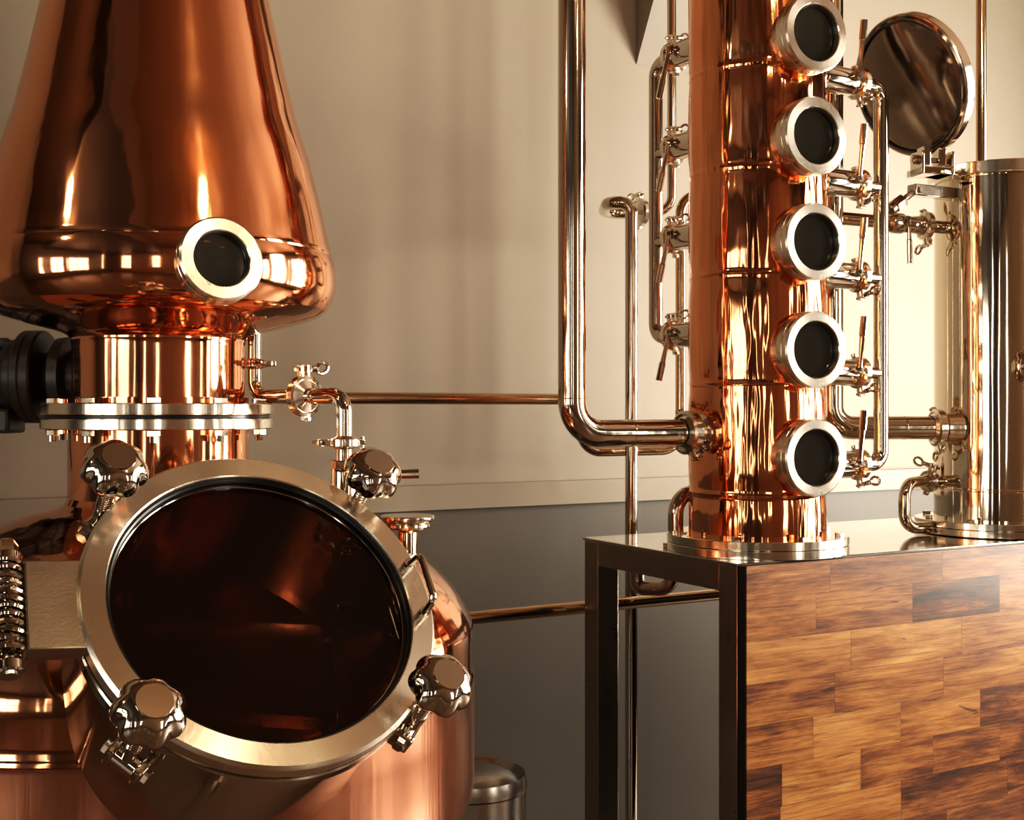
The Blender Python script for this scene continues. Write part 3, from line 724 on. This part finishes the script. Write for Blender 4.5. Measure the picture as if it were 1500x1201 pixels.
m = MB(); q = [CV @ (Vc((.016, -.032, .004)) + Vc((.004, -.006, -.100)) * k) for k in (0, .15, .45, .47, 1)]; m.sweep(q, .004, 12, True, [.005, .0045, .005, .0062, .0066]); m.build('lever', STEEL, cv)
# C-shaped drain tube at the condenser foot
k1 = DC + Vc((-.134, .02, 0)); kz = at(0, 708, 2.72).z
kk = at(1325, 750, 2.73)
ct = empty('bypass_tube', Vc((kk.x, kk.y, ZT)), 'C-shaped steel tube on the bench beside the condenser foot', 'pipe')
ke = DC - (Vc((DC.x - kk.x, DC.y - kk.y, 0))).normalized() * .190
m = MB(); m.pipe([Vc((k1.x, k1.y, kz)), Vc((kk.x, kk.y, kz)), Vc((kk.x, kk.y, ZT + .0165)), Vc((ke.x, ke.y, ZT + .0165))], .0135, .036, 20); m.build('tube', STEEL_T, ct)
kd = (Vc((k1.x, k1.y, 0)) - Vc((kk.x, kk.y, 0))).normalized()
clamp(ct, Vc((k1.x, k1.y, kz)) - kd * .035, kd, Z - V * .3, .026, .013, .007, 1)
# vent pipe up from the condenser top
vp = at(1437, 100, 2.86)
tag(MB().pipe([Vc((vp.x, vp.y, zt + .02)), Vc((vp.x, vp.y, ZC))], .0120).build('vent_pipe', BRONZE), 'thin straight pipe rising from the condenser top to the ceiling', 'pipe')
# clamp port at the right edge of the condenser
rp_ = at(1510, 536, 2.655); rn = (rp_ - Vc((DC.x, DC.y, rp_.z))).normalized()
m = MB(); m.lathe([(.022, -.06), (.022, .0), (.034, .006), (.036, .012), (.036, .022), (.03, .026), (0, .028)], 36, frame(rp_, rn)); m.build('side_port', STEEL, con)
# ================================================================== grey canister behind the pot
kc = Vc((-.078, 2.36, 0)); ktop = at(0, 1125, 2.36).z
can = empty('steel_canister', kc, 'grey steel canister with a domed lid, low behind the copper pot', 'canister')
m = MB(); zs = at(0, 1178, 2.26).z; m.lathe([(0, 0), (.10, 0), (.106, .01), (.106, zs), (.104, zs + .002), (0, zs + .003)], 64, T(kc)); m.build('body', STEEL_G, can)
m = MB(); m.lathe([(.108, zs + .003), (.108, zs + .012), (.104, zs + .03), (.092, ktop - .022), (.072, ktop - .008), (.045, ktop), (0, ktop + .002)], 64, T(kc)); m.build('lid', STEEL_G, can)

# ================================================================== camera, world, view
cam = bpy.data.cameras.new('camera'); cam.lens = 36 * FP / 1500; cam.sensor_width = 36; cam.clip_start = .05
co = bpy.data.objects.new('camera', cam); COL.objects.link(co); co.location = (0, 0, H); co.rotation_euler = (PI / 2, 0, 0)
scn.camera = co
w = bpy.data.worlds.new('world'); scn.world = w; w.use_nodes = True
w.node_tree.nodes['Background'].inputs[0].default_value = (1, .88, .72, 1); w.node_tree.nodes['Background'].inputs[1].default_value = .6
scn.view_settings.view_transform = 'Standard'
scn.view_settings.look = 'None'
scn.view_settings.exposure = 0.12
scn.view_settings.use_curve_mapping = True
cmap = scn.view_settings.curve_mapping; cv_ = cmap.curves[3]
cv_.points[0].location = (0, 0); cv_.points[1].location = (1, 1.0)
for p in ((.045, .027), (.16, .138), (.42, .44)): cv_.points.new(*p)
cmap.update()
scn.cycles.max_bounces = 10; scn.cycles.glossy_bounces = 8; scn.cycles.transparent_max_bounces = 12
scn.cycles.caustics_reflective = True; scn.cycles.sample_clamp_indirect = 6.0
scn.cycles.use_denoising = True
